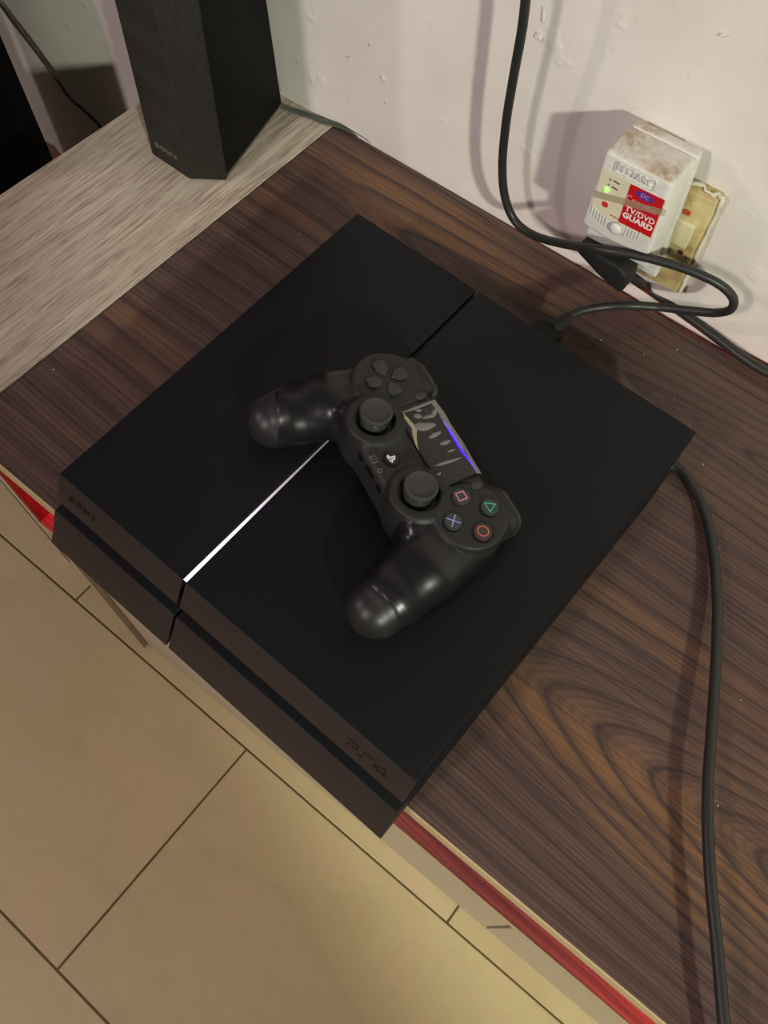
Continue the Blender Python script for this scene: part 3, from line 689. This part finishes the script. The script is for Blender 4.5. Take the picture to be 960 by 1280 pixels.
gr_ = [(-0.2010, 0.2485), (-0.1590, 0.2487), (-0.1358, 0.2664), (-0.1366, 0.2690), (-0.1600, 0.2525), (-0.2000, 0.2525), (-0.2234, 0.2690), (-0.2242, 0.2664)]
bm = bmesh.new(); loft(bm, [sect(gr_, z) for z in (ZB+.0015, ZT-.002)]); bevel(bm, 0.0005, 2); fin('grille', bm, M['grille'], spk, auto=20)
bm = bmesh.new(); ft = [(-0.199, 0.254), (-0.160, 0.254), (-0.139, 0.2705), (-0.1615, 0.3555), (-0.1985, 0.3555), (-0.221, 0.2705)]
loft(bm, [[Vector((p[0], p[1], z)) for p in ft] for z in (TT+.0002, ZB+.0045)]); fin('base', bm, M['spk_base'], spk)
zc = TT+0.0165
wordmark('wordmark', frame((-0.1822, 0.2485+0.05*0.0165-.0002, zc), (1, 0, 0), (0, 0.05, 1)), 0.0042, M['silver'], spk, 0.0003)

# ------------------------------------------------------------------ cables
def cable(name, pts, r, mat, label, cat, parent=None, n=10, flat=1.0):
    bm = bmesh.new(); tube(bm, catmull(pts, n), r, 14, flat); o = fin(name, bm, mat, parent, smooth=True)
    if label: tag(o, label, cat)
    return o
T_ = TT
cable('speaker_wire', [(-0.1625, 0.3530, T_+.006), (-0.157, 0.3545, T_+.0035), (-0.1443, 0.3600, T_+.0014), (-0.130, 0.3632, T_+.0014), (-0.1180, 0.3660, T_+.0014), (-0.108, 0.3700, T_+.0014), (-0.0966, 0.3722, T_+.0012), (-0.084, 0.3744, T_-.002), (-0.075, 0.3746, T_-.012)], 0.0011, M['gwire'], 'thin grey-green speaker wire running from the speaker to the gap at the wall', 'wire')
cable('speaker_wire', [(-0.1625, 0.3550, T_+.006), (-0.157, 0.3565, T_+.0035), (-0.1443, 0.3622, T_+.0014), (-0.130, 0.3650, T_+.0032), (-0.1180, 0.3680, T_+.003), (-0.108, 0.3712, T_+.0033), (-0.0966, 0.3728, T_+.0030), (-0.078, 0.3740, T_+.0014), (-0.066, 0.3752, T_-.006)], 0.0010, M['gwire'], 'second thin grey wire lying against the first behind the speaker', 'wire')
cable('hanging_wire', [(-0.60, 0.334, H-0.03), (-0.5312, 0.33, H-0.1116), (-0.500, 0.33, H-0.142), (-0.4704, 0.33, H-0.1725), (-0.4600, 0.33, H-0.184), (-0.4159, 0.33, H-0.1985), (-0.36, 0.33, H-0.25), (-0.30, 0.34, H-0.33)], 0.0017, M['wire'], 'thin dark wire hanging in front of the wall left of the speaker', 'wire')
# video cable: plug in the console's back, a loop by the wall, then up out of the frame
hd = empty('video_cable', (0.15, 0.27, TT), 'thick black cable from the console back, looping by the wall and rising upward', 'cable')
R_ = np.array(R); cpos = np.array([0.3054391806, -0.0633829768, 0.4593674278])
def at_y(u, v, y):
    d = R_.T @ np.array([(u-480)/1090., (v-640)/1090., 1.]); s = (y-cpos[1])/d[1]; p = cpos+s*d; return Vector((p[0], p[1], p[2]+H))
def at_z(u, v, z):
    d = R_.T @ np.array([(u-480)/1090., (v-640)/1090., 1.]); s = (z-cpos[2])/d[2]; p = cpos+s*d; return Vector((p[0], p[1], p[2]+H))
p0 = at_z(704, 403, -.030)
pts = [p0, at_z(716, 393, -.029), at_z(735, 386.5, -.028), at_z(760, 383, -.027), at_z(790, 382, -.024), at_y(825, 384, .3595), at_y(860, 388, .3640), at_y(895, 391, .3660), at_y(914, 386, .3650),
       at_y(916, 372, .3630), at_y(900, 356, .3590), at_y(872, 342, .3540), at_y(835, 329, .3480), at_y(790, 318, .3400), at_y(750, 312, .3340), at_y(700, 304, .3400), at_y(665, 293, .3470), at_y(643, 275, .3500), at_y(631, 245, .3500),
       at_y(628, 205, .3500), at_y(633, 150, .3500), at_y(643, 90, .3490), at_y(652, 40, .3480), at_y(657, 0, .3470), at_y(662, -60, .346), at_y(668, -140, .345)]
cable('cord', pts, 0.0030, M['cable'], None, None, hd)
d0 = (pts[1]-pts[0]).normalized(); dn = Vector((0.02, 1, 0)).normalized()
bk = Vector((p0.x-0.012, 0.2585, H-.0305))
dp = (p0-bk).normalized()
def oriented_box(bm, c, fwd, L, w, h):
    f = fwd.normalized(); s_ = f.cross(Vector((0, 0, 1))).normalized(); u2 = s_.cross(f)
    mk = lambda a, b2, t: c+s_*a+u2*b2+f*t
    return hexa(bm, [mk(-w/2, -h/2, 0), mk(w/2, -h/2, 0), mk(w/2, h/2, 0), mk(-w/2, h/2, 0)], [mk(-w/2, -h/2, L), mk(w/2, -h/2, L), mk(w/2, h/2, L), mk(-w/2, h/2, L)])
bm = bmesh.new(); oriented_box(bm, bk, dp, (p0-bk).length*0.80, 0.0215, 0.011); bevel(bm, .0015, 2); fin('connector', bm, M['plug'], hd, auto=30)
bm = bmesh.new()
L0 = (p0-bk).length
tube(bm, [bk+dp*(L0*.78), bk+dp*(L0*.84), bk+dp*(L0*.92), p0+d0*.003, p0+d0*.007], [.0068, .0068, .0054, .0046, .0034], 14); fin('strain_relief', bm, M['plug'], hd, auto=40)
# power cable on the table, right of the console
pts = [Vector((0.238, 0.262, TT+.0034)), Vector((0.262, 0.268, TT+.0034)), at_z(846, 585, -.0490), at_z(862, 602, -.0485), at_z(879, 635, -.0475), at_z(890, 680, -.0460), at_z(896, 740, -.0445), at_z(896, 800, -.0420), at_z(893, 860, -.0400), at_z(889, 920, -.0380), at_z(885, 980, -.0365), at_z(885, 1040, -.0355), at_z(889, 1110, -.0350), at_z(897, 1190, -.0355), at_z(905, 1280, -.0365), at_z(915, 1380, -.040), at_z(925, 1480, -.044)]
cable('power_cable', pts, 0.0032, M['cable'], 'black cable snaking over the dark top right of the console', 'cable')
# plug and cable under the voltage guard
pc = empty('plug_cable', (0.15, 0.35, TT), 'black mains plug under the white voltage guard, its cable along the wall gap', 'cable')
bm = bmesh.new()
prof = [(-0.0165, 0.0085), (0.0160, 0.0085), (0.0225, 0.004), (0.0235, -0.0105), (0.0205, -0.0125), (0.004, -0.0085), (-0.0170, 0.0005)]
vs = prism(bm, [(0.1530+a, TT+0.0570-.006+b_) for a, b_ in prof], 0.3425, 0.3600, axis=1); bevel(bm, 0.0022, 3, 25)
fin('plug', bm, M['plug'], pc, auto=30)
pts = [at_y(762, 325, .352), at_y(778, 337, .362), at_y(795, 350, .374), at_z(812, 362, -.0465), at_z(838, 380, -.0480), at_z(870, 403, -.0475), at_z(900, 425, -.0472), at_z(930, 448, -.0472), at_z(958, 465, -.0472), at_z(1000, 485, -.0475), at_z(1060, 520, -.048)]
cable('cord', pts, [0.0036]*101, M['cable'], None, None, pc)

# ------------------------------------------------------------------ wall socket
sock = empty('wall_socket', (0.160, wallpt(.16, 0).y, H-.02), 'old yellowed wall socket plate with a rocker switch and paint-smeared edges', 'socket', rz=WA)
def yellowed():
    t = NT('yellowed_plastic'); v = t.coord(); a = t.noise(v, 60, 6, 0.7, 0.5); b2 = t.noise(v, 25, 4)
    c = t.ramp(a, [(0.30, srgb(140, 112, 70)), (0.45, srgb(198, 182, 126)), (0.7, srgb(214, 202, 152))])
    c = t.mix(t.ramp(b2, [(0.47, (0, 0, 0)), (0.62, (0.7,)*3)]), c, srgb(150, 120, 74))
    t.l(c, t.b.inputs['Base Color']); t.b.inputs['Roughness'].default_value = 0.5; t.bump(a, .2, .0006); return t.m
M['yel'] = yellowed()
def wb(name, x0, x1, d0_, d1, z0, z1, mat, par, bw=.0008, seg=2):
    """box on the wall: d distances out from the wall plane, x world, z relative to the console top"""
    bm = bmesh.new()
    lo = [wallpt(x0, z0, d1), wallpt(x1, z0, d1), wallpt(x1, z0, d0_), wallpt(x0, z0, d0_)]; hi = [wallpt(x0, z1, d1), wallpt(x1, z1, d1), wallpt(x1, z1, d0_), wallpt(x0, z1, d0_)]
    hexa(bm, lo, hi); bevel(bm, bw, seg); return fin(name, bm, mat, par, auto=35)
wb('plate', 0.1405, 0.2025, -.001, .0118, -.0235, .0600, M['yel'], sock, .0018, 3)
wb('rocker_switch', 0.1835, 0.1975, .011, .0165, .0200, .0405, plain('cream_rocker', srgb(206, 200, 160), .4), sock, .0015, 3)
tag(wb('switch_frame', 0.1815, 0.1990, .0108, .0128, .0180, .0425, M['yel'], sock, .0006), None)
wb('indicator', 0.1858, 0.1905, .0110, .0132, .0428, .0462, plain('red_neon_cover', srgb(190, 70, 50), .4), sock, .0006)
for (x, z, r) in ((0.1945, .0125, .0021), (0.1990, .0108, .0008), (0.1452, -.012, .0015)):
    bm = bmesh.new(); rr = [bm.verts.new(wallpt(x+r*math.cos(t), z+r*math.sin(t), .0120)) for t in [2*math.pi*i/14 for i in range(14)]]; bm.faces.new(rr)
    fin('screw_hole', bm, plain('dark_hole', (.03, .018, .012, 1), .7), sock)
bm = bmesh.new(); edge = []
for (x0, z0, x1, z1) in ((0.176, -.0245, 0.2035, -.0245), (0.2040, -.0245, 0.2040, .061), (0.176, .0610, 0.2040, .0610)):
    n = 14
    P0 = [wallpt(x0+(x1-x0)*k/n, z0+(z1-z0)*k/n, random.uniform(.004, .0085)) for k in range(n+1)]
    tube(bm, P0, [random.uniform(.0008, .0017) for _ in P0], 7)
fin('paint_smear', bm, plain('thick_old_paint', srgb(214, 208, 190), .6, noise=.15, nscale=90), sock, smooth=True)

# ------------------------------------------------------------------ voltage guard
vg = empty('voltage_guard', (0.161, 0.36, H+.03), 'white plug-in voltage guard with red label and green light on the wall socket', 'voltage guard')
def grubby():
    t = NT('grubby_white_plastic'); tc = t.n('ShaderNodeTexCoord'); v = t.coord(); a = t.noise(v, 55, 8, 0.78, 0.15); b2 = t.noise(v, 300, 3, 0.6)
    geo = t.n('ShaderNodeNewGeometry'); sp = t.n('ShaderNodeSeparateXYZ'); t.l(geo.outputs['Normal'], sp.inputs[0])
    upf = t.ramp(sp.outputs[2], [(0.3, (0, 0, 0)), (0.8, (1, 1, 1))])
    c = t.ramp(b2, [(0.3, srgb(214, 212, 204)), (0.6, srgb(224, 223, 217))])
    dirt = t.ramp(a, [(0.45, (0, 0, 0)), (0.56, (0.55,)*3), (0.66, (1, 1, 1))])
    patch = t.ramp(t.noise(t.coord(loc=(.37, .1, .2)), 26, 2), [(0.42, (0.12,)*3), (0.60, (0.85,)*3)])
    film_ = t.math('MULTIPLY', t.math('ADD', t.math('MULTIPLY', dirt, patch), 0.16), upf)
    c = t.mix(film_, c, srgb(150, 118, 76))
    t.l(c, t.b.inputs['Base Color']); t.b.inputs['Roughness'].default_value = 0.38; return t.m
M['vg'] = grubby(); M['vgw'] = plain('white_plastic', srgb(220, 220, 212), 0.36, 0.5, .02, 60)
# outline of one x-section swept: tapered box, narrower at the top, front bottom edge bulging in the middle
YFv, YBv = H*0+0.3380, 0.3755
def vx(z, s):      # half-width edges at height z
    t = (z-(-.0))/0.09; return (0.1346+0.0040*t) if s < 0 else (0.1871-0.0037*t)
def vgrid(z0fun, z1, yf, yb, inset=0.0, n=12):
    bm = bmesh.new(); cols = []
    for k in range(n+1):
        f = k/n; lo = z0fun(f)
        mk = lambda z, y: Vector((vx(z, -1)+inset+(vx(z, 1)-vx(z, -1)-2*inset)*f, y+0.05*((vx(z, -1)+(vx(z, 1)-vx(z, -1))*f)-.16), z+H))
        cols.append([bm.verts.new(mk(lo, yf)), bm.verts.new(mk(z1, yf)), bm.verts.new(mk(z1, yb)), bm.verts.new(mk(lo, yb))])
    for a, b2 in zip(cols, cols[1:]):
        for q in range(4): bm.faces.new((a[q], a[(q+1) % 4], b2[(q+1) % 4], b2[q]))
    bm.faces.new(cols[0][::-1]); bm.faces.new(cols[-1]); return bm
bulge = lambda f: 0.0300-0.0035*math.sin(math.pi*f)+.0025*f
bm = vgrid(bulge, 0.0905, YFv, 0.3655); bevel(bm, 0.0026, 4, 40); fin('front_cover', bm, M['vg'], vg, auto=50)
bm = vgrid(lambda f: -0.0120, 0.0903, 0.3660, 0.3735, 0.0003); bevel(bm, 0.0015, 3, 40); fin('rear_case', bm, M['vg'], vg, auto=50)
bm = vgrid(lambda f: 0.012, 0.040, 0.3470, 0.3662, 0.0020); bevel(bm, 0.0015, 3, 40); fin('outlet_block', bm, M['vgw'], vg, auto=50)
VM = lambda x, z, off=0.0: frame((x, YFv+0.05*(x-.16)-off, z+H), (1, 0.05, 0), (0, 0, 1))
def plate(name, x0, x1, z0, z1, mat, off, th=.0004, bw=0, z_tilt=0.0, par=vg):
    bm = bmesh.new(); Mx = VM((x0+x1)/2, (z0+z1)/2, off); w, h = (x1-x0)/2, (z1-z0)/2
    a = prism(bm, [(-w, -h-z_tilt), (w, -h+z_tilt), (w, h+z_tilt), (-w, h-z_tilt)], 0, th)
    if bw: bevel(bm, bw, 2)
    bmesh.ops.transform(bm, matrix=Mx, verts=bm.verts[:]); return fin(name, bm, mat, par)
M['lab'] = plain('cream_label', srgb(222, 214, 186), .45, noise=.05); M['red_l'] = plain('red_label_print', srgb(196, 24, 34), .4, noise=.06)
M['pur'] = plain('purple_print', srgb(92, 54, 150), .4); M['redd'] = plain('dark_red_print', srgb(120, 40, 50), .5)
lb = plate('label', 0.1400, 0.1835, 0.0455, 0.0775, M['lab'], .0001, .0002)
lr = plate('red_label', 0.1600, 0.1828, 0.0470, 0.0775, M['red_l'], .0004, .0002, 0, .0004); lr['label'] = 'red printed label'
bm = bmesh.new(); rr = [bm.verts.new(VM(0.1708, 0.0735, .0007) @ Vector((.0062*math.cos(t), .0029*math.sin(t), 0))) for t in [2*math.pi*i/24 for i in range(24)]]; bm.faces.new(rr); fin('oval_mark', bm, M['pur'], lr)
M['wt'] = plain('white_print', srgb(236, 226, 216), .5); M['wp'] = plain('pinkish_print', srgb(222, 160, 150), .5)
text('print', 'DC', .0040, VM(0.1708, .0735, .0008), M['wp'], lr, .00003)
text('print', 'Connect', .0062, VM(0.1700, .0672, .0008), M['wp'], lr, .00003, 0, .95)
text('print', 'TV/DVD', .0058, VM(0.1718, .0593, .0008), M['wt'], lr, .00003, .00012, .95, 1.05)
text('print', 'GUARD', .0058, VM(0.1716, .0540, .0008), M['wt'], lr, .00003, .00028, 1.0, 1.05)
text('embossed_name', 'BESTARC', .0068, VM(0.1612, .0838, .0004), M['vgw'], vg, .0006, .0001, .90)
bm = bmesh.new(); w, h, rc = .0135, .0043, .003; pr = []
for cx, cz, a0 in ((w-rc, h-rc, 0), (-w+rc, h-rc, 90), (-w+rc, -h+rc, 180), (w-rc, -h+rc, 270)):
    for k in range(5): t = math.radians(a0+k*22.5); pr.append((cx+rc*math.cos(t), cz+rc*math.sin(t)))
stroke(bm, pr, .0007, .0008, True, VM(0.1612, .0838, .0001)); fin('name_frame', bm, M['vgw'], vg)
M['grn'] = plain('green_led_light', (0.1, 0.6, 0.1, 1), 0.4, emit=(0.22, 1.0, 0.10, 1), power=2.2)
def dot(name, x, z, r, mat, h=.001, par=vg, lab=None):
    bm = bmesh.new(); lathe(bm, [(0, 0), (r, 0), (r*.95, h*.6), (r*.6, h), (0, h*1.1)], 0, 0, 20)
    bmesh.ops.transform(bm, matrix=VM(x, z, .0001), verts=bm.verts[:]); o = fin(name, bm, mat, par, smooth=True)
    if lab: o['label'] = lab
    return o
dot('indicator_light', 0.1467, .0650, .0017, M['grn'], .0016, lab='lit green indicator')
M['gled'] = plain('unlit_led', srgb(120, 126, 130), .3)
dot('indicator_light', 0.1470, .0690, .0007, M['gled']); dot('indicator_light', 0.1472, .0731, .0007, M['gled'])
for x, z in ((0.1512, .0685), (0.1512, .0731)): plate('caption', x-.0022, x+.0022, z-.0005, z+.0005, M['redd'], .0004, .0001, 0, -.0002)
dot('red_dot', 0.1483, .0537, .0024, plain('red_spot', srgb(206, 52, 40), .4), .0004)
dot('push_button', 0.1598, .0410, .0044, M['vgw'], .0028)
for k in range(3): plate('caption', 0.1535+.0024*k, 0.1553+.0024*k, .0478, .0486, M['redd'], .0003, .0001)
for k in range(6):
    for s in (-1, 1):
        x = 0.1598+s*(.0068+.0022*k)-(0.0006 if s < 0 else -.001*0)
        if x < 0.139 or x > .1845 or (s > 0 and k > 4): continue
        z = .0415+.0004*k*k*.35
        bm = bmesh.new(); stroke(bm, [(0, -.0035), (0.0003*s, .0038)], .0009, .0007, False, VM(x, z, .0001)); bevel(bm, .0002, 1); fin('vent_rib', bm, M['vgw'], vg)
tape = plate('tape', 0.1388, 0.1862, .0615, .0665, plain('old_clear_tape', srgb(186, 172, 142), .25, .5, .15, 60, alpha=.30), .0012, .0001, 0, .0062); tape['label'] = 'strip of aged clear tape'

# ------------------------------------------------------------------ black cabinet left, behind the pale board
blk = empty('floor_cabinet', (-0.43, 0.12, 0), 'tall black box standing on the floor beyond the pale board, cut by the left edge', 'cabinet')
p1 = at_y(30, 111, .25); 
bm = bmesh.new(); box(bm, -0.62, p1.x, -0.02+.06, 0.25, 0.0, H+.22); bevel(bm, .002, 2); fin('body', bm, M['spk'], blk, auto=30)
bm = bmesh.new(); box(bm, -0.618, p1.x-.002, 0.030, 0.0395, 0.004, H+.216); bevel(bm, .002, 2); fin('front_frame', bm, M['spk'], blk, auto=30)
